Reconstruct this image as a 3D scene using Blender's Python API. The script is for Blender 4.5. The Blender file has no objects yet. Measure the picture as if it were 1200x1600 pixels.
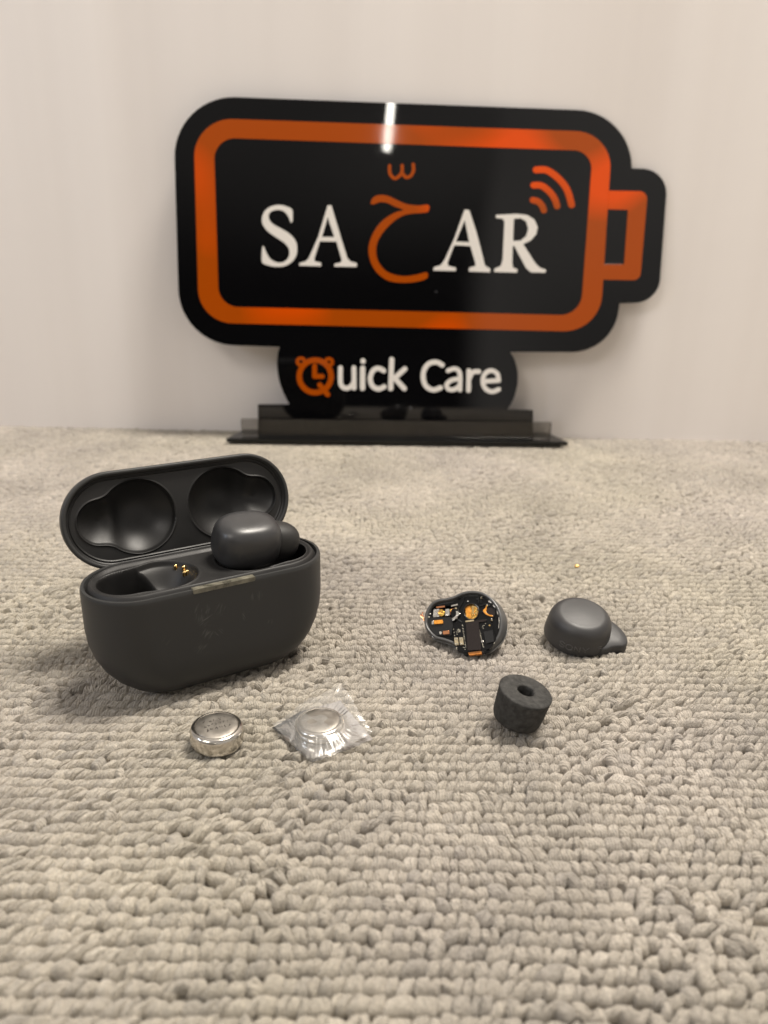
import bpy, math, random
import numpy as np
from mathutils import Vector, Matrix
from mathutils.geometry import tessellate_polygon, delaunay_2d_cdt

# ------------------------------------------------------------------ camera, world, lights, exposure
S = 0.001                                   # all shapes below are written in millimetres
scn = bpy.context.scene
CAMH, PITCH, ROLL, FPX = 116.4, math.radians(19.8), math.radians(1.15), 1200.0
FW = np.array([0, math.cos(PITCH), -math.sin(PITCH)])
_r = np.array([1., 0, 0]); _u = np.cross(_r, FW)
CR = _r*math.cos(ROLL) + _u*math.sin(ROLL)
CU = _u*math.cos(ROLL) - _r*math.sin(ROLL)
CO = np.array([0, 0, CAMH])

cd = bpy.data.cameras.new('camera'); cam = bpy.data.objects.new('camera', cd)
scn.collection.objects.link(cam); scn.camera = cam
cam.matrix_world = Matrix(((CR[0], CU[0], -FW[0], 0), (CR[1], CU[1], -FW[1], 0), (CR[2], CU[2], -FW[2], CAMH*S), (0, 0, 0, 1)))
cd.sensor_fit = 'AUTO'; cd.sensor_width = 36; cd.lens = 27
cd.clip_start = 0.005; cd.clip_end = 50
cd.dof.use_dof = True; cd.dof.focus_distance = 0.212; cd.dof.aperture_fstop = 15

world = bpy.data.worlds.new('World'); scn.world = world; world.use_nodes = True
wn = world.node_tree; bg = wn.nodes['Background']
# a warm lit room, with the darker middle where the person taking the picture stands
tc = wn.nodes.new('ShaderNodeTexCoord'); sx_ = wn.nodes.new('ShaderNodeSeparateXYZ'); wn.links.new(tc.outputs['Generated'], sx_.inputs[0])
def wmr(src, a, b, lo=0., hi=1.):
    m = wn.nodes.new('ShaderNodeMapRange'); m.interpolation_type = 'SMOOTHSTEP'
    for k, v in zip(('From Min', 'From Max', 'To Min', 'To Max'), (a, b, lo, hi)): m.inputs[k].default_value = v
    wn.links.new(src, m.inputs['Value']); return m.outputs[0]
def wmax(p, q):
    m = wn.nodes.new('ShaderNodeMath'); m.operation = 'MAXIMUM'; wn.links.new(p, m.inputs[0]); wn.links.new(q, m.inputs[1]); return m.outputs[0]
nz = wn.nodes.new('ShaderNodeTexNoise'); nz.inputs['Scale'].default_value = 2.2; nz.inputs['Detail'].default_value = 1.0
wn.links.new(tc.outputs['Generated'], nz.inputs['Vector'])
lit = wmax(wmax(wmr(sx_.outputs[0], .16, .21), wmr(sx_.outputs[2], .10, .30, 0, .75)), wmax(wmr(sx_.outputs[1], -.75, -.3), wmr(sx_.outputs[0], -.22, -.40, 0, .7)))
mm = wn.nodes.new('ShaderNodeMath'); mm.operation = 'MULTIPLY'; wn.links.new(lit, mm.inputs[0]); wn.links.new(wmr(nz.outputs['Fac'], .35, .65, .45, 1.0), mm.inputs[1])
rp = wn.nodes.new('ShaderNodeValToRGB')
rp.color_ramp.elements[0].position = 0; rp.color_ramp.elements[0].color = (.03, .027, .026, 1)
rp.color_ramp.elements[1].position = 1; rp.color_ramp.elements[1].color = (.80, .74, .68, 1)
wn.links.new(mm.outputs[0], rp.inputs[0])
wn.links.new(rp.outputs[0], bg.inputs['Color']); bg.inputs['Strength'].default_value = 0.82

def area(name, loc, target, sx, sy, power, col, spread=math.pi):
    l = bpy.data.lights.new(name, 'AREA'); l.shape = 'RECTANGLE'; l.size = sx; l.size_y = sy
    l.energy = power; l.color = col; l.spread = spread
    o = bpy.data.objects.new(name, l); scn.collection.objects.link(o)
    o.location = loc
    o.rotation_euler = (Vector(target)-Vector(loc)).to_track_quat('-Z', 'Y').to_euler()
    return o
area('ceiling_lamp', (0.36, 0.34, 1.22), (0, 0.25, 0), 0.32, 0.36, 30.5, (1, .93, .83))
area('fill_light', (-0.9, -1.0, 1.3), (0, 0.3, 0), 0.5, 0.5, 9.0, (1, .94, .87))  # added fill from the front to brighten the wall, not a known lamp
area('window_light', (-0.75, -0.15, 0.42), (0, 0.2, 0.02), 0.10, 0.16, 1.0, (.72, .82, 1))

scn.view_settings.view_transform = 'Standard'; scn.view_settings.look = 'None'
scn.view_settings.exposure = -0.19; scn.view_settings.gamma = 1; scn.view_settings.use_curve_mapping = False
scn.cycles.max_bounces = 12; scn.cycles.transparent_max_bounces = 24
scn.cycles.caustics_reflective = False; scn.cycles.caustics_refractive = False

# ------------------------------------------------------------------ measuring helpers (photo point -> place in the scene)
def ray(u, v): return FW + CR*(u-600)/FPX - CU*(v-800)/FPX
def ground(u, v, z=0.):
    d = ray(u, v); return CO + d*((z-CAMH)/d[2])
def onplane(u, v, p0, n):
    d = ray(u, v); return CO + d*(((p0-CO) @ n)/(d @ n))
def local_axes(u, v):
    f = ray(u, v); f = f/np.linalg.norm(f)
    r = np.cross(f, CU); r /= np.linalg.norm(r); return r, np.cross(r, f), f
def unit(a): a = np.asarray(a, float); return a/np.linalg.norm(a)

# ------------------------------------------------------------------ object helpers
def link(o, parent=None):
    scn.collection.objects.link(o)
    if parent is not None: o.parent = parent
    return o
def mesh(name, V, Fc, mat, parent=None, smooth=True, angle=None):
    me = bpy.data.meshes.new(name)
    me.from_pydata([tuple(np.asarray(v, float)*S) for v in V], [], [tuple(int(i) for i in f) for f in Fc])
    me.update()
    me.materials.append(mat)
    if smooth:
        me.polygons.foreach_set('use_smooth', [True]*len(me.polygons))
        if angle: me.set_sharp_from_angle(angle=math.radians(angle))
    return link(bpy.data.objects.new(name, me), parent)
def empty(name, loc=(0, 0, 0), rz=0.):
    o = bpy.data.objects.new(name, None); o.empty_display_size = .005
    o.location = tuple(np.asarray(loc, float)*S); o.rotation_euler = (0, 0, rz); return link(o)
def tag(o, label, cat, group=None):
    o['label'] = label; o['category'] = cat
    if group: o['group'] = group
    return o

# ------------------------------------------------------------------ materials
def M(name, col, rough=.5, metal=0., spec=.5, bump=0., bscale=600., var=0., vscale=60., coat=0., emis=None, estr=0., sheen=0., detail=4., bdist=.00015):
    m = bpy.data.materials.new(name); m.use_nodes = True; nt = m.node_tree; b = nt.nodes['Principled BSDF']
    b.inputs['Base Color'].default_value = (*col, 1); b.inputs['Roughness'].default_value = rough
    b.inputs['Metallic'].default_value = metal; b.inputs['Specular IOR Level'].default_value = spec
    b.inputs['Coat Weight'].default_value = coat; b.inputs['Sheen Weight'].default_value = sheen
    t = nt.nodes.new('ShaderNodeTexCoord')
    if emis: b.inputs['Emission Color'].default_value = (*emis, 1); b.inputs['Emission Strength'].default_value = estr
    if bump:
        n = nt.nodes.new('ShaderNodeTexNoise'); n.inputs['Scale'].default_value = bscale; n.inputs['Detail'].default_value = detail
        k = nt.nodes.new('ShaderNodeBump'); k.inputs['Strength'].default_value = bump; k.inputs['Distance'].default_value = bdist
        nt.links.new(t.outputs['Object'], n.inputs['Vector']); nt.links.new(n.outputs['Fac'], k.inputs['Height'])
        nt.links.new(k.outputs[0], b.inputs['Normal'])
    if var:
        n = nt.nodes.new('ShaderNodeTexNoise'); n.inputs['Scale'].default_value = vscale; n.inputs['Detail'].default_value = 5
        r = nt.nodes.new('ShaderNodeMapRange'); r.inputs['From Min'].default_value = .3; r.inputs['From Max'].default_value = .7
        r.inputs['To Min'].default_value = 1-var; r.inputs['To Max'].default_value = 1+var
        x = nt.nodes.new('ShaderNodeMix'); x.data_type = 'RGBA'; x.blend_type = 'MULTIPLY'; x.inputs[0].default_value = 1
        x.inputs[6].default_value = (*col, 1)
        nt.links.new(t.outputs['Object'], n.inputs['Vector']); nt.links.new(n.outputs['Fac'], r.inputs['Value'])
        nt.links.new(r.outputs[0], x.inputs[7]); nt.links.new(x.outputs[2], b.inputs['Base Color'])
        q = nt.nodes.new('ShaderNodeMapRange'); q.inputs['From Min'].default_value = .3; q.inputs['From Max'].default_value = .7
        q.inputs['To Min'].default_value = rough*(1-var*.6); q.inputs['To Max'].default_value = min(1, rough*(1+var*.6))
        nt.links.new(n.outputs['Fac'], q.inputs['Value']); nt.links.new(q.outputs[0], b.inputs['Roughness'])
    return m

def scuffed_case():
    """dark grey soft-touch plastic with fine grain and a few pale scuffs"""
    m = M('case_plastic', (.032, .0322, .032), .46, bump=.35, bscale=2600, bdist=.00004, spec=.3)
    nt = m.node_tree; b = nt.nodes['Principled BSDF']; t = nt.nodes.new('ShaderNodeTexCoord')
    L = nt.links.new; tot = None
    for (x, z, r_, ang, sc) in ((-6.6, 24.6, 3.0, .5, 1.), (-5.6, 22.3, 2.4, -.2, .9), (-5.4, 18.2, 1.9, .1, .8), (-7.2, 14.2, 2.3, 0., .9), (-1.6, 24.2, 2.0, .4, .6), (5.2, 20.8, 1.7, 1.3, .7), (8.6, 25.6, 1.9, .9, .7), (-2.4, 17.8, 1.5, 1.5, .7), (12.2, 17.0, 1.0, .6, .7), (-16, 19, 1.3, .2, .5)):
        d = nt.nodes.new('ShaderNodeVectorMath'); d.operation = 'DISTANCE'; d.inputs[1].default_value = (x*.001, -.0135, z*.001)
        L(t.outputs['Object'], d.inputs[0])
        k = nt.nodes.new('ShaderNodeMapRange'); k.inputs['From Min'].default_value = r_*.001; k.inputs['From Max'].default_value = r_*.0004; L(d.outputs['Value'], k.inputs['Value'])
        mp0 = nt.nodes.new('ShaderNodeMapping'); mp0.inputs['Rotation'].default_value = (0, ang+.75, 0); mp = nt.nodes.new('ShaderNodeMapping'); mp.inputs['Scale'].default_value = (300, 300, 1900); mp.inputs['Location'].default_value = (x, z, 0)
        n = nt.nodes.new('ShaderNodeTexNoise'); n.inputs['Scale'].default_value = 1; n.inputs['Detail'].default_value = 5; L(t.outputs['Object'], mp0.inputs[0]); L(mp0.outputs[0], mp.inputs[0]); L(mp.outputs[0], n.inputs['Vector'])
        q = nt.nodes.new('ShaderNodeMapRange'); q.inputs['From Min'].default_value = .50; q.inputs['From Max'].default_value = .72; q.inputs['To Max'].default_value = sc*.85; L(n.outputs['Fac'], q.inputs['Value'])
        mu = nt.nodes.new('ShaderNodeMath'); mu.operation = 'MULTIPLY'; L(k.outputs[0], mu.inputs[0]); L(q.outputs[0], mu.inputs[1])
        if tot is None: tot = mu.outputs[0]
        else:
            ad = nt.nodes.new('ShaderNodeMath'); ad.operation = 'MAXIMUM'; L(tot, ad.inputs[0]); L(mu.outputs[0], ad.inputs[1]); tot = ad.outputs[0]
    x = nt.nodes.new('ShaderNodeMix'); x.data_type = 'RGBA'; x.inputs[6].default_value = (.032, .0322, .032, 1); x.inputs[7].default_value = (.12, .118, .113, 1)
    L(tot, x.inputs[0]); L(x.outputs[2], b.inputs['Base Color'])
    return m

def carpet_mat():
    m = M('carpet_yarn', (.42, .39, .34), .95, sheen=.2, spec=.1)
    nt = m.node_tree; b = nt.nodes['Principled BSDF']; L = nt.links.new
    t = nt.nodes.new('ShaderNodeTexCoord')
    a = nt.nodes.new('ShaderNodeAttribute'); a.attribute_name = 'tuft'
    sp = nt.nodes.new('ShaderNodeSeparateColor'); L(a.outputs['Color'], sp.inputs[0])
    # per tuft tint
    r = nt.nodes.new('ShaderNodeValToRGB'); e = r.color_ramp.elements
    e[0].position = 0; e[0].color = (.36, .335, .30, 1); e[1].position = 1; e[1].color = (.50, .465, .41, 1)
    k = e.new(.15); k.color = (.405, .375, .33, 1); k = e.new(.85); k.color = (.455, .42, .365, 1)
    L(sp.outputs[0], r.inputs[0])
    n = nt.nodes.new('ShaderNodeTexNoise'); n.inputs['Scale'].default_value = 22; n.inputs['Detail'].default_value = 3
    L(t.outputs['Object'], n.inputs['Vector'])
    mr = nt.nodes.new('ShaderNodeMapRange'); mr.inputs['To Min'].default_value = .86; mr.inputs['To Max'].default_value = 1.14
    mr.inputs['From Min'].default_value = .3; mr.inputs['From Max'].default_value = .7; L(n.outputs['Fac'], mr.inputs['Value'])
    x = nt.nodes.new('ShaderNodeMix'); x.data_type = 'RGBA'; x.blend_type = 'MULTIPLY'; x.inputs[0].default_value = 1
    L(r.outputs[0], x.inputs[6]); L(mr.outputs[0], x.inputs[7]); L(x.outputs[2], b.inputs['Base Color'])
    # slow drift between a yellower and a pinker beige
    n3 = nt.nodes.new('ShaderNodeTexNoise'); n3.inputs['Scale'].default_value = 7; n3.inputs['Detail'].default_value = 2; L(t.outputs['Object'], n3.inputs['Vector'])
    r3 = nt.nodes.new('ShaderNodeValToRGB'); r3.color_ramp.elements[0].position = .4; r3.color_ramp.elements[1].position = .6
    r3.color_ramp.elements[0].color = (1.0, .982, .925, 1); r3.color_ramp.elements[1].color = (.985, .96, .965, 1); L(n3.outputs['Fac'], r3.inputs[0])
    x3 = nt.nodes.new('ShaderNodeMix'); x3.data_type = 'RGBA'; x3.blend_type = 'MULTIPLY'; x3.inputs[0].default_value = 1; L(x.outputs[2], x3.inputs[6]); L(r3.outputs[0], x3.inputs[7])
    # fibre flecks
    n4 = nt.nodes.new('ShaderNodeTexNoise'); n4.inputs['Scale'].default_value = 1500; n4.inputs['Detail'].default_value = 5; n4.inputs['Roughness'].default_value = .75; L(t.outputs['Object'], n4.inputs['Vector'])
    m4 = nt.nodes.new('ShaderNodeMapRange'); m4.inputs['From Min'].default_value = .3; m4.inputs['From Max'].default_value = .7; m4.inputs['To Min'].default_value = .72; m4.inputs['To Max'].default_value = 1.28; L(n4.outputs['Fac'], m4.inputs['Value'])
    x4 = nt.nodes.new('ShaderNodeMix'); x4.data_type = 'RGBA'; x4.blend_type = 'MULTIPLY'; x4.inputs[0].default_value = 1; L(x3.outputs[2], x4.inputs[6]); L(m4.outputs[0], x4.inputs[7]); L(x4.outputs[2], b.inputs['Base Color'])
    # strands along each loop (G = across, B = along) and loose fibres
    w = nt.nodes.new('ShaderNodeMath'); w.operation = 'MULTIPLY_ADD'; w.inputs[1].default_value = .35; L(sp.outputs[2], w.inputs[0]); L(sp.outputs[1], w.inputs[2])
    s1 = nt.nodes.new('ShaderNodeMath'); s1.operation = 'MULTIPLY'; s1.inputs[1].default_value = 2*math.pi*7; L(w.outputs[0], s1.inputs[0])
    s2 = nt.nodes.new('ShaderNodeMath'); s2.operation = 'SINE'; L(s1.outputs[0], s2.inputs[0])
    n2 = nt.nodes.new('ShaderNodeTexNoise'); n2.inputs['Scale'].default_value = 1100; n2.inputs['Detail'].default_value = 6; n2.inputs['Roughness'].default_value = .75
    L(t.outputs['Object'], n2.inputs['Vector'])
    ad = nt.nodes.new('ShaderNodeMath'); ad.operation = 'MULTIPLY_ADD'; ad.inputs[1].default_value = .11; L(s2.outputs[0], ad.inputs[0]); L(n2.outputs['Fac'], ad.inputs[2])
    bp = nt.nodes.new('ShaderNodeBump'); bp.inputs['Strength'].default_value = .8; bp.inputs['Distance'].default_value = .0011
    L(ad.outputs[0], bp.inputs['Height']); L(bp.outputs[0], b.inputs['Normal'])
    return m

def wall_mat():
    m = M('wall_lacquer', (.80, .75, .68), .34, spec=.4)
    nt = m.node_tree; b = nt.nodes['Principled BSDF']; L = nt.links.new
    t = nt.nodes.new('ShaderNodeTexCoord'); mp = nt.nodes.new('ShaderNodeMapping'); mp.inputs['Scale'].default_value = (13, 13, .3)
    n = nt.nodes.new('ShaderNodeTexNoise'); n.inputs['Scale'].default_value = 1; n.inputs['Detail'].default_value = 4
    L(t.outputs['Object'], mp.inputs[0]); L(mp.outputs[0], n.inputs['Vector'])
    r = nt.nodes.new('ShaderNodeValToRGB'); r.color_ramp.elements[0].position = .38; r.color_ramp.elements[1].position = .62
    r.color_ramp.elements[0].color = (.80, .75, .715, 1); r.color_ramp.elements[1].color = (.86, .815, .785, 1)
    L(n.outputs['Fac'], r.inputs[0]); L(r.outputs[0], b.inputs['Base Color'])
    k = nt.nodes.new('ShaderNodeBump'); k.inputs['Strength'].default_value = .28; k.inputs['Distance'].default_value = .008
    L(n.outputs['Fac'], k.inputs['Height']); L(k.outputs[0], b.inputs['Normal'])
    return m

def film_mat():
    m = bpy.data.materials.new('clear_film'); m.use_nodes = True; nt = m.node_tree; nt.nodes.remove(nt.nodes['Principled BSDF'])
    out = nt.nodes['Material Output']; L = nt.links.new
    tr = nt.nodes.new('ShaderNodeBsdfTransparent'); tr.inputs[0].default_value = (.98, .98, .98, 1)
    gl = nt.nodes.new('ShaderNodeBsdfGlossy'); gl.inputs['Roughness'].default_value = .19
    df = nt.nodes.new('ShaderNodeBsdfDiffuse'); df.inputs[0].default_value = (.85, .83, .8, 1)
    fr = nt.nodes.new('ShaderNodeFresnel'); fr.inputs['IOR'].default_value = 1.5
    m1 = nt.nodes.new('ShaderNodeMixShader'); m2 = nt.nodes.new('ShaderNodeMixShader'); m1.inputs[0].default_value = .13
    L(tr.outputs[0], m1.inputs[1]); L(df.outputs[0], m1.inputs[2]); L(fr.outputs[0], m2.inputs[0])
    L(m1.outputs[0], m2.inputs[1]); L(gl.outputs[0], m2.inputs[2]); L(m2.outputs[0], out.inputs[0])
    return m

def acrylic_mat():
    m = film_mat(); m.name = 'clear_acrylic'
    for n in m.node_tree.nodes:
        if n.type == 'BSDF_GLOSSY': n.inputs['Roughness'].default_value = .05
        if n.type == 'BSDF_DIFFUSE': n.inputs[0].default_value = (.05, .045, .04, 1)
        if n.type == 'BSDF_TRANSPARENT': n.inputs[0].default_value = (.80, .79, .77, 1)
    return m

def dusty():
    m = M('black_acrylic', (.0018, .0018, .002), .022, spec=.5); nt = m.node_tree; b = nt.nodes['Principled BSDF']; L = nt.links.new
    t = nt.nodes.new('ShaderNodeTexCoord'); n = nt.nodes.new('ShaderNodeTexVoronoi'); n.inputs['Scale'].default_value = 42
    k = nt.nodes.new('ShaderNodeMapRange'); k.inputs['From Min'].default_value = .055; k.inputs['From Max'].default_value = .02; L(t.outputs['Object'], n.inputs['Vector']); L(n.outputs['Distance'], k.inputs['Value'])
    n2 = nt.nodes.new('ShaderNodeTexNoise'); n2.inputs['Scale'].default_value = 14; n2.inputs['Detail'].default_value = 6; n2.inputs['Roughness'].default_value = .7; L(t.outputs['Object'], n2.inputs['Vector'])
    r = nt.nodes.new('ShaderNodeMapRange'); r.inputs['From Min'].default_value = .45; r.inputs['From Max'].default_value = .75; r.inputs['To Min'].default_value = .02; r.inputs['To Max'].default_value = .10; L(n2.outputs['Fac'], r.inputs['Value']); L(r.outputs[0], b.inputs['Roughness'])
    x = nt.nodes.new('ShaderNodeMix'); x.data_type = 'RGBA'; x.inputs[6].default_value = (.0022, .0022, .0026, 1); x.inputs[7].default_value = (.05, .05, .055, 1)
    L(k.outputs[0], x.inputs[0]); L(x.outputs[2], b.inputs['Base Color']); return m

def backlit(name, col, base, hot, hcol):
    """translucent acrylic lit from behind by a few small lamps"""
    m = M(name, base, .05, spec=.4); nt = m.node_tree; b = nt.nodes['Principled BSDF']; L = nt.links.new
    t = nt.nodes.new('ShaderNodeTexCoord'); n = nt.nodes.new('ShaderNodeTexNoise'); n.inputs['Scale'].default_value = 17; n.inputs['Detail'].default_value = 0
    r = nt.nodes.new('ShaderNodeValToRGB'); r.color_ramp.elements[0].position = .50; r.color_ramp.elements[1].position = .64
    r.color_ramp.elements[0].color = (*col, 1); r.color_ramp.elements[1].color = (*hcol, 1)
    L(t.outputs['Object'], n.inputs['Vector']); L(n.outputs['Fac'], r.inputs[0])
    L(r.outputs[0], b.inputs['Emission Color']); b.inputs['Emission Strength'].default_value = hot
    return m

MAT = dict(
    carpet=carpet_mat(), wall=wall_mat(), case=scuffed_case(),
    liner=M('liner_plastic', (.0085, .0082, .0082), .48, bump=.25, bscale=1800, bdist=.00003, var=.25, vscale=120),
    deck=M('deck_plastic', (.0085, .008, .0078), .58, bump=.25, bscale=1800, bdist=.00003, var=.3, vscale=90),
    bud=M('bud_plastic', (.034, .034, .0355), .36, bump=.3, bscale=3000, bdist=.00003, var=.12, vscale=150),
    cover=M('cover_plastic', (.035, .0345, .0355), .48, bump=.4, bscale=2600, bdist=.00004, var=.12, vscale=150),
    engrave=M('engraving', (.11, .108, .105), .35),
    silicone=M('bud_tip_rubber', (.014, .0135, .013), .6, bump=.3, bscale=2500, bdist=.00004),
    foam=M('grey_foam', (.044, .043, .041), .9, spec=.2, bump=.55, bscale=1500, bdist=.0003, var=.5, vscale=700, detail=3),
    gold=M('gold_contact', (.95, .66, .28), .18, metal=1),
    notch=M('notch_plastic', (.12, .112, .085), .35, bump=.6, bscale=900, bdist=.0001, var=.5, vscale=500),
    panel=dusty(),
    plate=M('black_base_acrylic', (.005, .005, .005), .2, spec=.4),
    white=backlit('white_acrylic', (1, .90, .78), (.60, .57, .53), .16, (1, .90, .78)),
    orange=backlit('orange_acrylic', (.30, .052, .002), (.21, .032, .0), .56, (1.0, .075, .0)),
    acrylic=acrylic_mat(), film=film_mat(),
    steel=M('cell_steel', (.64, .61, .56), .20, metal=1, bump=.25, bscale=420, bdist=.00008, var=.12, vscale=260),
    steel_top=M('cell_top_steel', (.36, .335, .30), .45, metal=1, bump=.25, bscale=1600, bdist=.00003, var=.14, vscale=400),
    pcb=M('black_board', (.003, .003, .0034), .22, spec=.35, bump=.2, bscale=2500, bdist=.00003),
    chip_brown=M('brown_chip', (.012, .007, .006), .22, spec=.6, bump=.2, bscale=900),
    chip_grey=M('grey_chip', (.008, .008, .0085), .25, spec=.6),
    solder=M('solder', (.75, .70, .58), .25, metal=1, bump=.6, bscale=2500, bdist=.0001),
    beige=M('beige_component', (.33, .27, .17), .35, var=.3, vscale=1500),
    copper=M('copper', (.75, .34, .17), .25, metal=1, bump=.5, bscale=1500, bdist=.0001),
    flex=M('orange_flex', (.55, .20, .035), .3, var=.25, vscale=900),
    amber=M('amber_part', (.62, .25, .03), .25, spec=.6, var=.3, vscale=1200),
    goldfoil=M('gold_foil', (.95, .55, .14), .22, metal=1, bump=.9, bscale=700, bdist=.0003, var=.3, vscale=600),
    silver=M('silver_part', (.82, .78, .72), .22, metal=1, bump=.8, bscale=900, bdist=.0002),
    rim=M('bud_rim', (.07, .07, .07), .3, spec=.6),
    silver_dark=M('shell_edge', (.16, .16, .155), .3, metal=.5),
    lint=M('scuff_mark', (.35, .34, .32), .7),
    crumb=M('brass_crumb', (.85, .55, .20), .35, metal=.6, spec=.6),
)

# ------------------------------------------------------------------ shape helpers
def fillet(pts, n=9):
    """pts: (x, y, radius) in order -> outline with rounded corners"""
    out = []; N = len(pts)
    for i in range(N):
        p = np.array(pts[i][:2], float); r = pts[i][2] if len(pts[i]) > 2 else 0
        if not r: out.append(p); continue
        a = unit(np.array(pts[i-1][:2])-p); b = unit(np.array(pts[(i+1) % N][:2])-p)
        th = math.acos(max(-1, min(1, a @ b))); t = r/math.tan(th/2)
        c = p + unit(a+b)*(r/math.sin(th/2)); q0 = p+a*t-c; q1 = p+b*t-c
        a0 = math.atan2(q0[1], q0[0]); a1 = math.atan2(q1[1], q1[0]); da = (a1-a0+math.pi) % (2*math.pi)-math.pi
        for k in range(n+1):
            s = a0+da*k/n; out.append(c+r*np.array([math.cos(s), math.sin(s)]))
    return np.array(out)
def spline(pts, per=6, closed=True):
    P = np.array(pts, float); N = len(P); out = []
    rng = range(N) if closed else range(N-1)
    for i in rng:
        if closed: p0, p1, p2, p3 = P[i-1], P[i], P[(i+1) % N], P[(i+2) % N]
        else: p0, p1, p2, p3 = P[max(i-1, 0)], P[i], P[i+1], P[min(i+2, N-1)]
        for k in range(per):
            t = k/per
            out.append(.5*((2*p1)+(-p0+p2)*t+(2*p0-5*p1+4*p2-p3)*t*t+(-p0+3*p1-3*p2+p3)*t**3))
    if not closed: out.append(P[-1])
    return np.array(out)
def stroke(pts, w, per=6, closed=False, cap=7):
    P = spline(pts, per, closed) if len(pts) > 2 else np.array(pts, float)
    n = len(P); L = []; R = []
    for i in range(n):
        a = P[(i-1) % n] if (closed or i) else P[0]; b = P[(i+1) % n] if (closed or i < n-1) else P[-1]
        d = unit(b-a); q = np.array([-d[1], d[0]])*w/2; L.append(P[i]+q); R.append(P[i]-q)
    if closed: return [np.array(L), np.array(R)]
    d1 = unit(P[-1]-P[-2]); d0 = unit(P[0]-P[1]); c1 = []; c0 = []
    for k in range(1, cap):
        s = math.pi*k/cap
        q = np.array([-d1[1], d1[0]]); c1.append(P[-1]+(q*math.cos(s)+d1*math.sin(s))*w/2)
        q = np.array([-d0[1], d0[0]]); c0.append(P[0]+(q*math.cos(s)+d0*math.sin(s))*w/2)
    return [np.array(L+c1+R[::-1]+c0)]
def slab(loops, f0, f1):
    """solid between two copies of a flat outline with holes; f0/f1 map 2-D points to 3-D (back, front)"""
    V = []; Fc = []; idx = []
    polys = [[Vector((p[0], p[1], 0)) for p in l] for l in loops]
    tris = tessellate_polygon(polys)
    flat = [p for l in loops for p in l]; n = len(flat)
    V += [f0(p) for p in flat]; V += [f1(p) for p in flat]
    for t in tris:
        Fc.append((t[0]+n, t[1]+n, t[2]+n)); Fc.append((t[2], t[1], t[0]))
    o = 0
    for l in loops:
        m = len(l)
        for i in range(m):
            j = (i+1) % m; Fc.append((o+i, o+j, o+n+j, o+n+i))
        o += m
    return V, Fc
def join(parts):
    V = []; Fc = []
    for v, f in parts:
        o = len(V); V += list(v); Fc += [tuple(i+o for i in g) for g in f]
    return V, Fc
def recalc(o):
    import bmesh
    bm = bmesh.new(); bm.from_mesh(o.data); bmesh.ops.recalc_face_normals(bm, faces=bm.faces); bm.to_mesh(o.data); bm.free(); return o
def bevel(o, w, seg=2, ang=40):
    m = o.modifiers.new('b', 'BEVEL'); m.width = w*S; m.segments = seg; m.limit_method = 'ANGLE'; m.angle_limit = math.radians(ang)
    return o
def loft(rings, cap0=True, cap1=True):
    n = len(rings[0]); V = [p for r in rings for p in r]; Fc = []
    for k in range(len(rings)-1):
        for i in range(n):
            j = (i+1) % n; Fc.append((k*n+i, k*n+j, (k+1)*n+j, (k+1)*n+i))
    if cap0: Fc.append(tuple(range(n))[::-1])
    if cap1: Fc.append(tuple((len(rings)-1)*n+i for i in range(n)))
    return V, Fc
def lathe(prof, n=64, T=lambda p: p):
    V = []; Fc = []
    for r, z in prof:
        for k in range(n):
            a = 2*math.pi*k/n; V.append(T(np.array([r*math.cos(a), r*math.sin(a), z])))
    for i in range(len(prof)-1):
        for k in range(n):
            j = (k+1) % n; Fc.append((i*n+k, i*n+j, (i+1)*n+j, (i+1)*n+k))
    return V, Fc
def tube(P, r, n=8):
    P = [np.asarray(p, float) for p in P]; V = []; Fc = []; up = np.array([0.1, .2, 1.])
    for i, p in enumerate(P):
        d = unit(P[min(i+1, len(P)-1)]-P[max(i-1, 0)]); a = unit(np.cross(d, up)); b = np.cross(d, a)
        for k in range(n):
            t = 2*math.pi*k/n; V.append(p+r*(a*math.cos(t)+b*math.sin(t)))
    for i in range(len(P)-1):
        for k in range(n):
            j = (k+1) % n; Fc.append((i*n+k, i*n+j, (i+1)*n+j, (i+1)*n+k))
    Fc.append(tuple(range(n))[::-1]); Fc.append(tuple((len(P)-1)*n+k for k in range(n)))
    return V, Fc
def stadium(w, d, n=240):
    r = d/2; t = (np.arange(n)+.5)/n*2*np.pi; c, s = np.cos(t), np.sin(t)
    # slightly fuller than two half circles, with extra points along the straight sides
    per = 2*math.pi*r+4*(w/2-r); out = []
    for k in range(n):
        q = (k/n)*per; h = w/2-r
        segs = [math.pi*r/2, 2*h, math.pi*r, 2*h, math.pi*r/2]
        if q < segs[0]: a = q/r; out.append((h+r*math.cos(a), r*math.sin(a))); continue
        q -= segs[0]
        if q < segs[1]: out.append((h-q, r)); continue
        q -= segs[1]
        if q < segs[2]: a = math.pi/2+q/r; out.append((-h+r*math.cos(a), r*math.sin(a))); continue
        q -= segs[2]
        if q < segs[3]: out.append((-h+q, -r)); continue
        q -= segs[3]; a = -math.pi/2+q/r; out.append((h+r*math.cos(a), r*math.sin(a)))
    return np.array(out)
def sstep(a, b, x): t = np.clip((x-a)/(b-a), 0, 1); return t*t*(3-2*t)
def smin(a, b, k): h = np.clip(.5+.5*(b-a)/k, 0, 1); return b*(1-h)+a*h-k*h*(1-h)

# ------------------------------------------------------------------ the setting: wall and looped carpet
WY = ground(600, 677)[1]
V = [(-900, WY, -10), (900, WY, -10), (900, WY, 900), (-900, WY, 900), (-900, WY+20, -10), (900, WY+20, -10), (900, WY+20, 900), (-900, WY+20, 900)]
w = mesh('wall', V, [(0, 1, 2, 3), (5, 4, 7, 6), (3, 2, 6, 7), (4, 5, 1, 0), (1, 5, 6, 2), (4, 0, 3, 7)], MAT['wall'], smooth=False); w['kind'] = 'structure'

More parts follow.
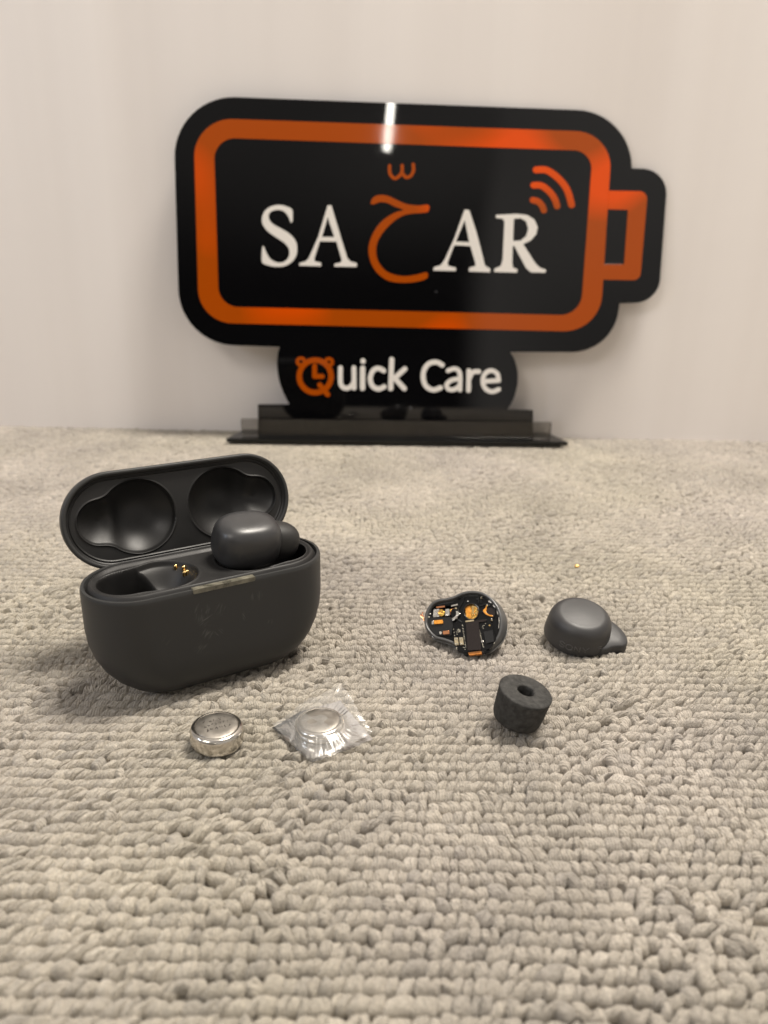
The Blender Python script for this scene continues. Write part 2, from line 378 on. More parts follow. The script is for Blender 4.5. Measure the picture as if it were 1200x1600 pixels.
def build_carpet():
    rng = np.random.default_rng(7)
    pitch = 3.38; y = 38.
    tuft = []
    def lf(x, y, s):     # smooth wander of the rows
        return (np.sin(x/31+s)+np.sin(x/13.7+y/19+2*s)*.5+np.sin(x/57-y/33+s*3))
    while y < WY+1.5:
        half = 150+.40*y; n = int(2*half/2.5)
        wd = np.clip(rng.lognormal(math.log(2.42), .27, n), 1.5, 4.8); xs = np.cumsum(wd)-wd/2; xs = xs-xs.mean()
        irr = sstep(.15, 1.3, lf(xs*2.3+40, y*2.9, 2.2))                # patches where the pile is disturbed
        yy = y+.60*lf(xs, y, 1.3)+rng.normal(0, .17, n)*(1+1.8*irr)+.45*irr*np.sin(xs*.8+y)
        slant = .75+.55*lf(xs*1.1, y*2.1, 4.)/1.5+rng.normal(0, .32, n)*(1+1.3*irr)
        for i in range(n): tuft.append((xs[i]+rng.normal(0, .08), yy[i], slant[i], y, wd[i], irr[i]))
        y += pitch
    tuft = np.array(tuft); N = len(tuft)
    high = rng.normal(-.08, .12, N)*(1+.6*tuft[:, 5]); tint = rng.random(N)
    odd = rng.random(N) < .04+.12*tuft[:, 5]; high[odd] += .25
    blocks = []
    for sel, nu, rs in ((tuft[:, 3] < 250, 22, (1.0, .985, .93, .84, .71, .55, .36, .16, 0.)), (tuft[:, 3] >= 250, 14, (1.0, .95, .82, .6, .3, 0.))):
        T = tuft[sel]; K = len(T); hi = high[sel]; ti = tint[sel]; od = odd[sel]; nv = len(rs)
        rr_ = np.array(rs)
        zz = np.where(rr_ > .999, -2.4, -1.25*(rr_**4.4))
        th = np.linspace(0, 2*np.pi, nu, endpoint=False)
        k = 1.8                                                        # squarish outline
        sx1 = np.sign(np.cos(th))*np.abs(np.cos(th))**(1/k); sy1 = np.sign(np.sin(th))*np.abs(np.sin(th))**(1/k)
        px = (sx1[:, None]*rr_[None]).ravel()[None]; py = (sy1[:, None]*rr_[None]).ravel()[None]; pz = np.tile(zz, nu)[None]
        hx = T[:, 4:5]/2*1.16; hy = (1.68+rng.normal(0, .12, K))[:, None]
        sh = np.where(od, .15, 1.)[:, None]*T[:, 2:3]
        # plies along the loop: shallow ridges that run with the slant
        q1 = rng.uniform(0, 6.28, (K, 1)); fr = rng.uniform(2.0, 2.9, (K, 1)); tws = rng.normal(.8, .9, (K, 1))
        top = np.clip(1-np.sqrt(px**2+py**2)**2.2, 0, 1)
        X = px*hx; Y = py*hy
        Z = pz*np.ones((K, 1))+.17*np.sin(fr*X*2.0+Y*tws+q1)*top+.10*np.sin(Y*1.9+q1*2)*top
        Z = Z-.50*(np.abs(py)**2.6)*(pz > -2)*(1+.4*np.sin(q1))                    # loop arches over along its length
        Z = Z+X*rng.normal(0, .09, (K, 1))+Y*rng.normal(.05, .09, (K, 1))
        X = X+Y*sh*.80+.16*np.sin(py*3+q1); Y = Y+.14*np.sin(px*2.6+q1*1.7)+X*rng.normal(0, .08, (K, 1))
        ro = np.where(od, rng.uniform(-1.3, 1.3, K), rng.normal(0, .09, K))[:, None]
        c, s_ = np.cos(ro), np.sin(ro); X, Y = c*X-s_*Y, s_*X+c*Y
        V = np.stack([X+T[:, :1], Y+T[:, 1:2], Z+hi[:, None]], -1).reshape(-1, 3)
        iu, iv = np.meshgrid(np.arange(nu), np.arange(nv-1), indexing='ij')
        a_ = iu*nv+iv; b_ = ((iu+1) % nu)*nv+iv; q = np.stack([a_, b_, b_+1, a_+1], -1).reshape(-1, 4)
        Fq = (q[None]+(np.arange(K)*nu*nv)[:, None, None]).reshape(-1, 4)
        col = np.zeros((K, nu*nv, 4), np.float32); col[:, :, 0] = ti[:, None]
        col[:, :, 1] = .5+px*.5*hx/2.2; col[:, :, 2] = .5+py*.5; col[:, :, 3] = 1
        blocks.append((V, Fq, col.reshape(-1, 4)))
    # stray fibres standing off the yarn
    K = 34000; fx = rng.uniform(-110, 110, K); fy = 62+(rng.random(K)**.8)*215; a0 = rng.uniform(0, 2*math.pi, K); bend = rng.normal(0, 1.3, K); ln = rng.uniform(.5, 1.5, K); zb = rng.uniform(-.7, .15, K); ris = rng.uniform(.0, .7, K)
    P = []
    X_, Y_ = fx.copy(), fy.copy(); ang = a0.copy()
    for q in range(4):
        t_ = q/3; Zq = zb+ris*math.sin(t_*math.pi*.8)
        px_, py_ = -np.sin(ang)*.022, np.cos(ang)*.022
        P += [np.stack([X_-px_, Y_-py_, Zq], 1), np.stack([X_+px_, Y_+py_, Zq], 1), np.stack([X_, Y_, Zq+.035], 1)]
        X_ = X_+np.cos(ang)*ln/3; Y_ = Y_+np.sin(ang)*ln/3; ang = ang+bend/3
    V = np.stack(P, 1).reshape(-1, 3); Fl = []
    for q in range(3):
        for j in range(3): Fl.append((q*3+j, q*3+(j+1) % 3, q*3+3+(j+1) % 3, q*3+3+j))
    Fq = (np.array(Fl)[None]+(np.arange(K)*12)[:, None, None]).reshape(-1, 4)
    col = np.zeros((K, 12, 4), np.float32); col[:, :, 0] = rng.uniform(.3, 1, K)[:, None]; col[:, :, 1:] = .5
    blocks.append((V, Fq, col.reshape(-1, 4)))
    off = 0; VV = []; FF = []; CC = []
    for V, Fq, c in blocks: VV.append(V); FF.append(Fq+off); CC.append(c); off += len(V)
    # latex backing below the loops, reaching out past everything seen
    nb = off; B = np.array([(-900, -200, -2.6), (900, -200, -2.6), (900, WY-.5, -2.6), (-900, WY-.5, -2.6)])
    VV.append(B); FF.append(np.array([[nb, nb+1, nb+2, nb+3]])); CC.append(np.tile([[.3, .5, .5, 1]], (4, 1)).astype(np.float32))
    V = np.concatenate(VV)*S; Fq = np.concatenate(FF); C = np.concatenate(CC)
    me = bpy.data.meshes.new('carpet'); me.vertices.add(len(V)); me.vertices.foreach_set('co', V.astype(np.float32).ravel())
    me.loops.add(len(Fq)*4); me.loops.foreach_set('vertex_index', Fq.astype(np.int32).ravel())
    me.polygons.add(len(Fq)); me.polygons.foreach_set('loop_start', np.arange(len(Fq), dtype=np.int32)*4)
    me.update(calc_edges=True); me.polygons.foreach_set('use_smooth', np.ones(len(Fq), bool))
    at = me.attributes.new('tuft', 'FLOAT_COLOR', 'POINT'); at.data.foreach_set('color', C.astype(np.float32).ravel())
    me.materials.append(MAT['carpet']); o = link(bpy.data.objects.new('carpet', me)); o['kind'] = 'structure'
    return o
build_carpet()

# ------------------------------------------------------------------ the battery-shaped sign
YAW = math.radians(2.2); EX = np.array([math.cos(YAW), math.sin(YAW), 0]); LEAN = math.radians(5); ENH = np.array([math.sin(YAW), -math.cos(YAW), 0]); EN = ENH*math.cos(LEAN)+np.array([0, 0, math.sin(LEAN)])   # EN faces the camera
SP = np.array([0, WY-22., 0])
def sgn(p, off=0.):                        # traced photo point -> point on the sign's face, then moved off it by off mm
    return onplane(p[0], p[1], SP, EN)+EN*off
sign = empty('battery_sign', (SP[0], SP[1], 0))
tag(sign, 'black battery-shaped acrylic sign with orange outline standing on a base against the wall', 'sign')
sign_parts = []
def splate(name, loops, mat, z0, z1, bev=0, label=None):
    V, Fc = slab(loops, lambda p: sgn(p, z0)-SP, lambda p: sgn(p, z1)-SP)
    o = recalc(mesh(name, V, Fc, mat, sign, smooth=False))
    if bev: bevel(o, bev)
    if label: o['label'] = label
    return o
tab_r = spline([(797, 550), (804, 562), (809, 582), (808, 604), (802, 624), (793, 640)], 4, False)
tab_l = spline([(452, 632), (443, 614), (436, 594), (433, 570), (434, 553), (437, 542)], 4, False)
panel = fillet([(270, 148, 92), (985, 175, 88), (987, 263, 1.5), (1044, 265, 38), (1029, 472, 40), (968, 474, 1.5), (958, 550.5, 74)]
               + [(*p, 0) for p in tab_r] + [(833, 641, 1), (833, 690, 0), (403, 682, 0), (403, 632, 1)] + [(*p, 0) for p in tab_l] + [(281, 537, 90)], 14)
splate('panel', [panel], MAT['panel'], -3, 0, .25)
outer = fillet([(302, 184, 58), (957, 207, 55), (937, 519, 60), (311, 504, 55)], 12)
inner = fillet([(334, 215, 32), (926, 236, 28), (907, 493, 34), (342, 479, 32)], 12)
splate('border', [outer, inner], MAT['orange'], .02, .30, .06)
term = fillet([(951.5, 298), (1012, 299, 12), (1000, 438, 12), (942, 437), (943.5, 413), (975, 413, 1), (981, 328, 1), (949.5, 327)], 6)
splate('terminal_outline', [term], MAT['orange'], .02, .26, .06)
z1_ = lambda L: [(390+x/5.217, 300+y/5.214) for x, y in L]
z2_ = lambda L: [(560+x/3.529, 230+y/3.53) for x, y in L]
z3_ = lambda L: [(450+x/6., 540+y/6.) for x, y in L]
z4_ = lambda L: [(630+x/6., 540+y/6.) for x, y in L]
Spts = [(348, 246), (352, 190), (345, 142), (300, 118), (240, 106), (175, 118), (125, 155), (102, 210), (108, 265), (150, 322), (220, 372), (280, 412), (315, 452), (325, 492), (318, 532), (290, 563), (245, 577), (195, 563), (160, 535), (135, 492), (118, 448), (104, 452), (99, 540), (106, 577), (150, 598), (220, 610), (290, 602), (345, 570), (380, 520), (388, 460), (375, 400), (330, 345), (260, 300), (200, 268), (165, 235), (155, 195), (170, 165), (205, 149), (250, 147), (290, 167), (318, 205), (334, 243)]
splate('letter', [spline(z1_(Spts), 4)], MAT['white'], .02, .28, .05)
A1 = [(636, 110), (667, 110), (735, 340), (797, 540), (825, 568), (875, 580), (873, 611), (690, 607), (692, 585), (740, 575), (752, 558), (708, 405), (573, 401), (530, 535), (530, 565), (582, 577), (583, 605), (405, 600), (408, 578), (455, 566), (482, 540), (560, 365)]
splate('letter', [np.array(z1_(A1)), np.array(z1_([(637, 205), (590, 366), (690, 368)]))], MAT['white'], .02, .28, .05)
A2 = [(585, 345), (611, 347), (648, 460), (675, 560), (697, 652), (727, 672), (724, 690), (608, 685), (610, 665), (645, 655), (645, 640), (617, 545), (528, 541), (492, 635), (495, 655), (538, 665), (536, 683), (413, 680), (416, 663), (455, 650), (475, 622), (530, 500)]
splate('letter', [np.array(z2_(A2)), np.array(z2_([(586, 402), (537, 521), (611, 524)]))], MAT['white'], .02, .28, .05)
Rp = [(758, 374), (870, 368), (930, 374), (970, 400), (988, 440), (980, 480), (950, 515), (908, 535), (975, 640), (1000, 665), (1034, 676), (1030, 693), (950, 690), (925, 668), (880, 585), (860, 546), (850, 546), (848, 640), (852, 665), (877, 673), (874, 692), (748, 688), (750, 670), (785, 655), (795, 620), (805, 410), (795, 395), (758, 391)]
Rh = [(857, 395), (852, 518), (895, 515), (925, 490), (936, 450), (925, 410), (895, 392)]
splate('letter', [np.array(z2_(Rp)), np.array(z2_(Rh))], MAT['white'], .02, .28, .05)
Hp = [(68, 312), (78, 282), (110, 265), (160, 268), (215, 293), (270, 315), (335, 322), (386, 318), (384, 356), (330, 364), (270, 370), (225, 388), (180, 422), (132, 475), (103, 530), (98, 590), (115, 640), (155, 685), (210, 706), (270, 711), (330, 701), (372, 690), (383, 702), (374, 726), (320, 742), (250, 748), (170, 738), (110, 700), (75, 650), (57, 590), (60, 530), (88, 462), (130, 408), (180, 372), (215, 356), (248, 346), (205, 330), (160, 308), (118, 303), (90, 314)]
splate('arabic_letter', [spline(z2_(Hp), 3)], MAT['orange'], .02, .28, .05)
def strokes(name, lst, mat, w, closed=False):
    parts = []
    for k, pts in enumerate(lst):
        d = .035*k
        parts.append(slab(stroke(pts, w, closed=closed), lambda p: sgn(p, .02)-SP, lambda p: sgn(p, .26+d)-SP))
    V, Fc = join(parts); return recalc(mesh(name, V, Fc, mat, sign, smooth=False))
strokes('arabic_mark', [z2_([(172, 103), (174, 145), (198, 172), (224, 160), (240, 135), (241, 102)]), z2_([(240, 140), (262, 166), (288, 158), (303, 130), (302, 95)])], MAT['orange'], 5.2)
for L_, w_ in (([(980, 125), (1040, 128), (1105, 175), (1150, 235), (1175, 318)], 10.6), ([(966, 210), (1010, 213), (1055, 247), (1083, 288), (1095, 325)], 10.2), ([(962, 292), (990, 300), (1012, 323), (1022, 348)], 9.8)):
    strokes('signal_arc', [z2_(L_)], MAT['orange'], w_)
def circ(cx, cy, rx, ry=None, n=28): return [(cx+rx*math.cos(2*math.pi*k/n), cy+(ry or rx)*math.sin(2*math.pi*k/n)) for k in range(n)]
parts = []
for k, (pts, w_, cl) in enumerate([(z3_(circ(255, 288, 149, 152)), 8.6, True), (z3_(circ(122, 150, 34, 32, 14)), 5.4, True), (z3_(circ(383, 155, 33, 32, 14)), 5.4, True),
                                   (z3_([(250, 190), (249, 288)]), 7.4, False), (z3_([(249, 288), (322, 288)]), 7.4, False), (z3_([(298, 368), (372, 458)]), 8., False)]):
    parts.append(slab(stroke(pts, w_, 2, cl), lambda p: sgn(p, .02)-SP, lambda p: sgn(p, .26+.03*k)-SP))
recalc(mesh('clock_letter', *join(parts), MAT['orange'], sign, smooth=False))
W = MAT['white']
strokes('letter', [z3_([(492, 208), (492, 330), (507, 382), (550, 400), (595, 378), (617, 335)]), z3_([(618, 208), (620, 398)])], W, 7.4)
strokes('letter', [z3_([(700, 212), (699, 400)]), z3_([(703, 143), (704, 147)])], W, 8.1)
strokes('letter', [z3_([(898, 236), (850, 213), (800, 232), (771, 305), (792, 378), (848, 406), (902, 385)])], W, 7.7)
strokes('letter', [z3_([(972, 130), (963, 402)]), z3_([(1095, 218), (1000, 305)]), z3_([(1000, 305), (1090, 402)])], W, 7.9)
strokes('letter', [z4_([(366, 182), (310, 155), (240, 170), (195, 232), (188, 310), (215, 380), (280, 415), (350, 395)])], W, 7.7)
strokes('letter', [z4_([(420, 235), (480, 216), (523, 240), (534, 300), (532, 415)]), z4_([(532, 312), (460, 322), (408, 362), (425, 408), (480, 410), (530, 372)])], W, 7.0)
strokes('letter', [z4_([(615, 235), (612, 420)]), z4_([(620, 305), (650, 250), (708, 243)])], W, 7.4)
strokes('letter', [z4_([(755, 335), (895, 327)]), z4_([(893, 325), (880, 262), (822, 234), (765, 265), (745, 335), (770, 402), (832, 432), (895, 410)])], W, 7.0)
# base: a black plate and a clear bar the panel is slotted behind
def bxs(name, x0, x1, n0, n1, z0, z1, mat, bev=.3, pts=None):
    """box in the sign's frame: x along the sign, n towards the camera, z up"""
    c = pts or [(x0, n0), (x1, n0), (x1, n1), (x0, n1)]
    V = [EX*x+ENH*n+np.array([0, 0, z]) for z in (z0, z1) for x, n in c]; k = len(c)
    Fc = [tuple(range(k))[::-1], tuple(range(k, 2*k))]+[(i, (i+1) % k, k+(i+1) % k, k+i) for i in range(k)]
    o = recalc(mesh(name, V, Fc, mat, sign, smooth=False)); bevel(o, bev); return o
def sx(u, v): return (sgn((u, v))-SP) @ EX
pl, prr = sx(350, 684)*.972, sx(889, 694)*.972
bxs('base_plate', 0, 0, 0, 0, 1.2, 3.6, MAT['plate'], .35, [(pl, 9), (prr, 9), (prr-7, -14), (pl+7, -14)])
for x in (pl+9, prr-9): bxs('rubber_foot', x-4, x+4, -3, 4, -.3, 1.18, MAT['silicone'], .3)
bxs('holder_bar', sx(377, 655)+.4, sx(859, 665), .35, 3.2, 3.62, (sgn((610, 655))-SP)[2], MAT['acrylic'], .3)

# ------------------------------------------------------------------ the charging case
CX, CY, CYAW, HZ, CW, CD_ = -47.8, 191.0, .56, 31.2, 65.7, 27.0
case = empty('charging_case', (CX, CY, 0), CYAW)
tag(case, 'open dark grey earbud charging case standing upright, lid tipped back', 'charging case')
base_st = stadium(CW, CD_)
def st_ring(w, d, z): 
    p = stadium(w, d); return [np.array([a, b, z]) for a, b in p]
rings = []
for z in list(np.linspace(0, 1, 8)**1.6*20)+[22, 24, 27, 29, 30.2]:
    ix = 17*(1-math.sqrt(max(0, 1-(1-min(z, 20)/20)**2))); iy = 8.5*(1-math.sqrt(max(0, 1-(1-min(z, 10)/10)**2)))
    rings.append(st_ring(CW-2*ix, CD_-2*iy, z))
rings += [st_ring(CW-.15, CD_-.15, 30.7), st_ring(CW-.6, CD_-.6, HZ), st_ring(CW-2.0, CD_-2.0, HZ), st_ring(CW-2.3, CD_-2.3, HZ-.3), st_ring(CW-2.35, CD_-2.35, HZ-4)]
body = recalc(mesh('body', *loft(rings, True, False), MAT['case'], case, angle=60))
def relief(name, w, d, f, mat, nr=130, T=lambda p: p, n=560):
    """a stadium-shaped sheet whose height is f(x, y, distance from its edge)"""
    per = stadium(w, d, n); h = w/2-d/2; med = np.stack([np.clip(per[:, 0], -h, h), np.zeros(n)], 1)
    V = []
    for k in range(nr+1):
        s = 1-k/nr; P = med+(per-med)*s; e = (1-s)*d/2
        z = f(P[:, 0], P[:, 1], np.full(n, e)); V += [T(np.array([P[i, 0], P[i, 1], z[i]])) for i in range(n)]
    Fc = []
    for k in range(nr):
        for i in range(n):
            j = (i+1) % n; Fc.append((k*n+i, k*n+j, (k+1)*n+j, (k+1)*n+i))
    return V, Fc
def well_sd(x, y, s, rc, cx, rl, lx, k=3.):
    d1 = np.hypot(x-s*cx, y)-rc; d2 = np.hypot(x-s*lx, y)-rl; return smin(d1, d2, k)
def deck_f(x, y, e):
    z = HZ-1.2+1.7*sstep(0, 1.5, e)-.7*sstep(1.6, 3.2, e)
    for s in (-1, 1):
        sd = well_sd(x, y, s, 9.3, 12.2, 7.6, 21.2)
        lip = .25*np.exp(-((sd)/.35)**2)
        bowl = 5.2*sstep(-.1, -5.5, sd)+1.3*sstep(.1, -.5, sd)
        lobe = np.hypot((x-s*20.5)*.92, y+.3)-8.8
        deep = 14*sstep(.4, -1.0, lobe)*sstep(.2, -.4, sd)
        z = z-np.maximum(bowl, deep)+lip*(sd > -.6)
    return z
deck = mesh('deck', *relief('deck', CW-2.3, CD_-2.3, deck_f, MAT['deck']), MAT['deck'], case)
# gold contact pins in the empty well
def case_local(p): 
    d = np.asarray(p)-np.array([CX, CY, 0]); c, s = math.cos(CYAW), math.sin(CYAW); return np.array([c*d[0]+s*d[1], -s*d[0]+c*d[1], d[2]])
for (u, v) in ((274.5, 885.5), (287.5, 887), (292.5, 894), (288.5, 895.5)):
    zz = HZ-3
    for _ in range(25):
        p = case_local(ground(u, v, zz)); zz = .5*zz+.5*float(deck_f(np.array([p[0]]), np.array([p[1]]), np.array([8.]))[0]+.3)
    prof = [(0.001, .75), (.25, .72), (.42, .6), (.55, .35), (.6, 0), (.62, -.8)]
    recalc(mesh('contact_pin', *lathe(prof, 20, lambda q: q+np.array([p[0], p[1], zz])), MAT['gold'], case))
# notch strip at the middle of the front rim
V, Fc = slab([fillet([(-8.4, HZ-1.0, .4), (8.4, HZ-1.0, .4), (8.4, HZ+.2, .2), (-8.4, HZ+.2, .2)], 4)], lambda p: np.array([p[0], -CD_/2+1.7, p[1]]), lambda p: np.array([p[0], -CD_/2-.06, p[1]]))
bevel(recalc(mesh('thumb_notch', V, Fc, MAT['notch'], case, smooth=False)), .25)
# lid, modelled closed (rim at z=0, dome up) then swung back about the hinge
AL = math.radians(104); HY, HZL = 14.2, 28.8
def lidT(p):
    y = p[1]-CD_/2; z = p[2]; ca, sa = math.cos(AL), math.sin(AL)
    return np.array([p[0], HY+y*ca+z*sa, HZL-y*sa+z*ca])
rings = [st_ring(CW-2.6, CD_-2.6, 1.6), st_ring(CW-2.5, CD_-2.5, .4), st_ring(CW-2.1, CD_-2.1, 0.05), st_ring(CW-.7, CD_-.7, 0), st_ring(CW-.15, CD_-.15, .35), st_ring(CW, CD_, .9), st_ring(CW, CD_, 2.0)]
LH = 10.5
for t in np.linspace(.0, 1, 9)[1:]:
    a = t*math.pi/2; rings.append(st_ring(CW-2*6.5*(1-math.cos(a)), CD_-2*5.5*(1-math.cos(a)), 2.0+(LH-2.0)*math.sin(a)))
lid = recalc(mesh('lid', [lidT(p) for p in loft(rings, False, True)[0]], loft(rings, False, True)[1], MAT['case'], case, angle=60))
def lid_f(x, y, e):
    z = 1.0+.5*sstep(0, .8, e)-.35*np.exp(-((e-.9)/.22)**2)
    for s in (-1, 1):
        sd = well_sd(x, y, s, 10.4, 12.3, 6.3, 22.6, 2.5)
        z = z-.32*np.exp(-(sd/.22)**2)+5.2*np.sin(np.clip(-sd/8.5, 0, 1)*math.pi/2)**.8*(1-.35*sstep(16, 24, x*s))+.5*sstep(0, -.6, sd)
    return z
V, Fc = relief('lid_liner', CW-2.55, CD_-2.55, lid_f, MAT['liner'])
mesh('lid_liner', [lidT(p) for p in V], Fc, MAT['liner'], lid)
hinge = [st_ring(30, 1.6, 0)]
mesh('hinge', *tube([np.array([x, HY-1.6, HZL-.6]) for x in np.linspace(-14, 14, 6)], 1.0, 14), MAT['liner'], case)

# ------------------------------------------------------------------ earbud seated in the case
def sellips(cx, cy, cz, rx, ry, rz, e1=2.4, e2=2.8, nu=64, nv=40, flat=0.):
    V = []; Fc = []
    sp_ = lambda t, e: math.copysign(abs(t)**(2/e), t)
    for i in range(nv+1):
        ph = -math.pi/2+math.pi*i/nv
        for k in range(nu):
            th = 2*math.pi*k/nu
            cz_, sz_ = sp_(math.cos(ph), e2), sp_(math.sin(ph), e2)
            V.append(np.array([rx*cz_*sp_(math.cos(th), e1), ry*cz_*sp_(math.sin(th), e1), rz*sz_]))
    for i in range(nv):
        for k in range(nu):
            j = (k+1) % nu; Fc.append((i*nu+k, i*nu+j, (i+1)*nu+j, (i+1)*nu+k))
    return [v+np.array([cx, cy, cz]) for v in V], Fc
def rotm(ax, ang):
    return np.array(Matrix.Rotation(ang, 3, ax if isinstance(ax, str) else Vector(ax)))
def xf(V, R_, t=(0, 0, 0)): return [R_ @ np.asarray(v)+np.asarray(t) for v in V]
bpos = np.array([CX, CY, 0])+np.array(Matrix.Rotation(CYAW, 3, 'Z')) @ np.array([11.9, .3, 36.5])
bud = empty('earbud', bpos, CYAW)
tag(bud, 'smooth dark grey earbud sitting in the right well of the open case', 'earbud')
V, Fc = sellips(0, 0, 0, 9.5, 7.9, 6.5, 2.6, 4.0, 80, 56)
# narrower towards its upper touch face
V = [np.array([v[0]*(1-.012*max(v[2], 0)), v[1]*(1-.02*max(v[2], 0)), v[2]]) for v in V]
V = xf(V, rotm('Y', math.radians(3)) @ rotm('X', math.radians(14)))
mesh('shell', V, Fc, MAT['bud'], bud)
V, Fc = sellips(0, 0, 0, 5.6, 5.6, 5.2, 2.3, 2.5, 48, 30)
mesh('nozzle_housing', xf(V, rotm('Y', math.radians(18)), (9.7, .2, -2.2)), Fc, MAT['silicone'], bud)

# ------------------------------------------------------------------ loose earbud cover
cp = ground(899, 1002, 0); ctilt = rotm('X', math.radians(15)) @ rotm('Y', math.radians(3))
cover = empty('earbud_cover', (cp[0], cp[1], 0))
tag(cover, 'matte dark grey dome-shaped earbud cover lying loose on the carpet at right', 'earbud cover')
def dome_pt(th, t):
    """t 0 (bottom edge) .. 1 (centre of the top face)"""
    R0 = 9.9; Hh = 9.6
    a = min(t/.62, 1)*math.pi/2
    if t < .25: r, z = R0-.35*(t/.25)**2*1.2, Hh*.50*(t/.25)
    elif t < .65:
        a = (t-.25)/.40*math.pi/2; r = R0-.42-3.4*(1-math.cos(a)); z = Hh*.5+Hh*.46*math.sin(a)
    else:
        q = (t-.65)/.35; r = (R0-3.82)*(1-q); z = Hh*.96+.38*math.sin(q*math.pi/2)
    return np.array([r*math.cos(th)*1.0, r*math.sin(th)*.96, z])
n = 96; nt_ = 44; V = [dome_pt(2*math.pi*k/n, i/nt_*.9999) for i in range(nt_+1) for k in range(n)]
Fc = [(i*n+k, i*n+(k+1) % n, (i+1)*n+(k+1) % n, (i+1)*n+k) for i in range(nt_) for k in range(n)]
# inner skin so that the cover has a thickness
m0 = len(V); V += [np.array([v[0]*.91, v[1]*.91, v[2]*.91-.02]) for v in V[:m0]]
Fc += [(m0+i*n+k, m0+(i+1)*n+k, m0+(i+1)*n+(k+1) % n, m0+i*n+(k+1) % n) for i in range(nt_) for k in range(n)]
Fc += [(k, m0+k, m0+(k+1) % n, (k+1) % n) for k in range(n)]
Toff = np.array([0, 0, 2.2])
recalc(mesh('shell', xf(V, ctilt, Toff), Fc, MAT['cover'], cover))
wing = []
for (sc, z) in ((1.0, -.6), (1.02, .6), (1.0, 2.3), (.98, 2.75), (.93, 3.0), (.6, 3.25), (.2, 3.4)):
    o2 = spline([(6.2, 6.2), (10.5, 4.4), (13.6, .6), (14.6, -3.2), (13.2, -5.8), (9.8, -6.4), (5.2, -7.6), (4, 0)], 6)
    c0 = np.array([8.6, -.8]); wing.append([np.array([*(c0+(p-c0)*sc), z+.10*(p[1])*(sc)]) for p in o2])
recalc(mesh('wing', xf(loft(wing)[0], ctilt, Toff), loft(wing)[1], MAT['cover'], cover, angle=50))
glyph = {'S': [[(.9, .82), (.6, 1), (.15, .9), (.1, .65), (.5, .5), (.9, .35), (.85, .1), (.4, 0), (.08, .18)]], 'O': [[(.5, 1), (.12, .85), (0, .5), (.12, .15), (.5, 0), (.88, .15), (1, .5), (.88, .85), (.5, 1)]],
         'N': [[(.1, 0), (.1, 1)], [(.1, 1), (.9, 0)], [(.9, 0), (.9, 1)]], 'Y': [[(0, 1), (.5, .45)], [(1, 1), (.5, .45)], [(.5, .45), (.5, 0)]]}
def on_dome(x, h):      # arc length x round the front, height h
    th = -math.pi/2+x/9.7; t = h/(9.6*.5)*.25; p = dome_pt(th, t); return p*np.array([1.006, 1.006, 1])
parts = []
for ch, x0 in (('S', -7.6), ('O', -5.4), ('N', -3.0), ('Y', -.6)):
    for pl_ in glyph[ch]:
        P = spline(pl_, 4, False) if len(pl_) > 2 else np.array([pl_[0], ((pl_[0][0]+pl_[1][0])/2, (pl_[0][1]+pl_[1][1])/2), pl_[1]])
        parts.append(tube([on_dome(x0+1.9*a, 1.9+1.8*b) for a, b in P], 0.11, 6))
recalc(mesh('lettering', xf(join(parts)[0], ctilt, Toff), join(parts)[1], MAT['engrave'], cover))
parts = [tube([on_dome(a, b) for a, b in L_], .08, 6) for L_ in ([(4.2, 3.4), (5.0, 3.5), (5.6, 3.2)], [(4.4, 2.8), (5.2, 2.8), (5.7, 2.5)])]
recalc(mesh('side_mark', xf(join(parts)[0], ctilt, Toff), join(parts)[1], MAT['engrave'], cover))

# ------------------------------------------------------------------ foam ear tip
r_, u_, f_ = local_axes(815, 1098)
ax = unit(r_*.34*.84+u_*.93*.84-f_*.54)
fb = ground(812, 1106, 5.2)
e1 = unit(np.cross(ax, [0, 1, .2])); e2 = np.cross(ax, e1)
TT = lambda q: q[0]*e1+q[1]*e2+q[2]*ax+np.array([0, 0, fb[2]])
tip = empty('foam_ear_tip', (fb[0], fb[1], 0))
tag(tip, 'dark grey foam cylinder ear tip with a round hole in its tilted top', 'ear tip')
prof = [(.3, -3.9), (2.4, -3.9), (4.7, -3.85), (5.8, -3.3), (6.2, -2.2), (6.4, 0), (6.55, 2.5), (6.7, 4.6), (6.8, 5.1), (6.6, 5.35), (6.3, 5.45), (4, 5.5), (2.6, 5.5), (2.3, 5.4), (2.15, 5.1), (2.1, 1.0), (2.1, -3.2), (.3, -3.3)]
recalc(mesh('foam', *lathe(prof, 72, TT), MAT['foam'], tip, angle=70))
recalc(mesh('core_tube', *lathe([(2.07, -2.9), (2.07, 2.2), (1.8, 2.2), (1.8, -2.9)], 40, TT), MAT['pcb'], tip, angle=40))

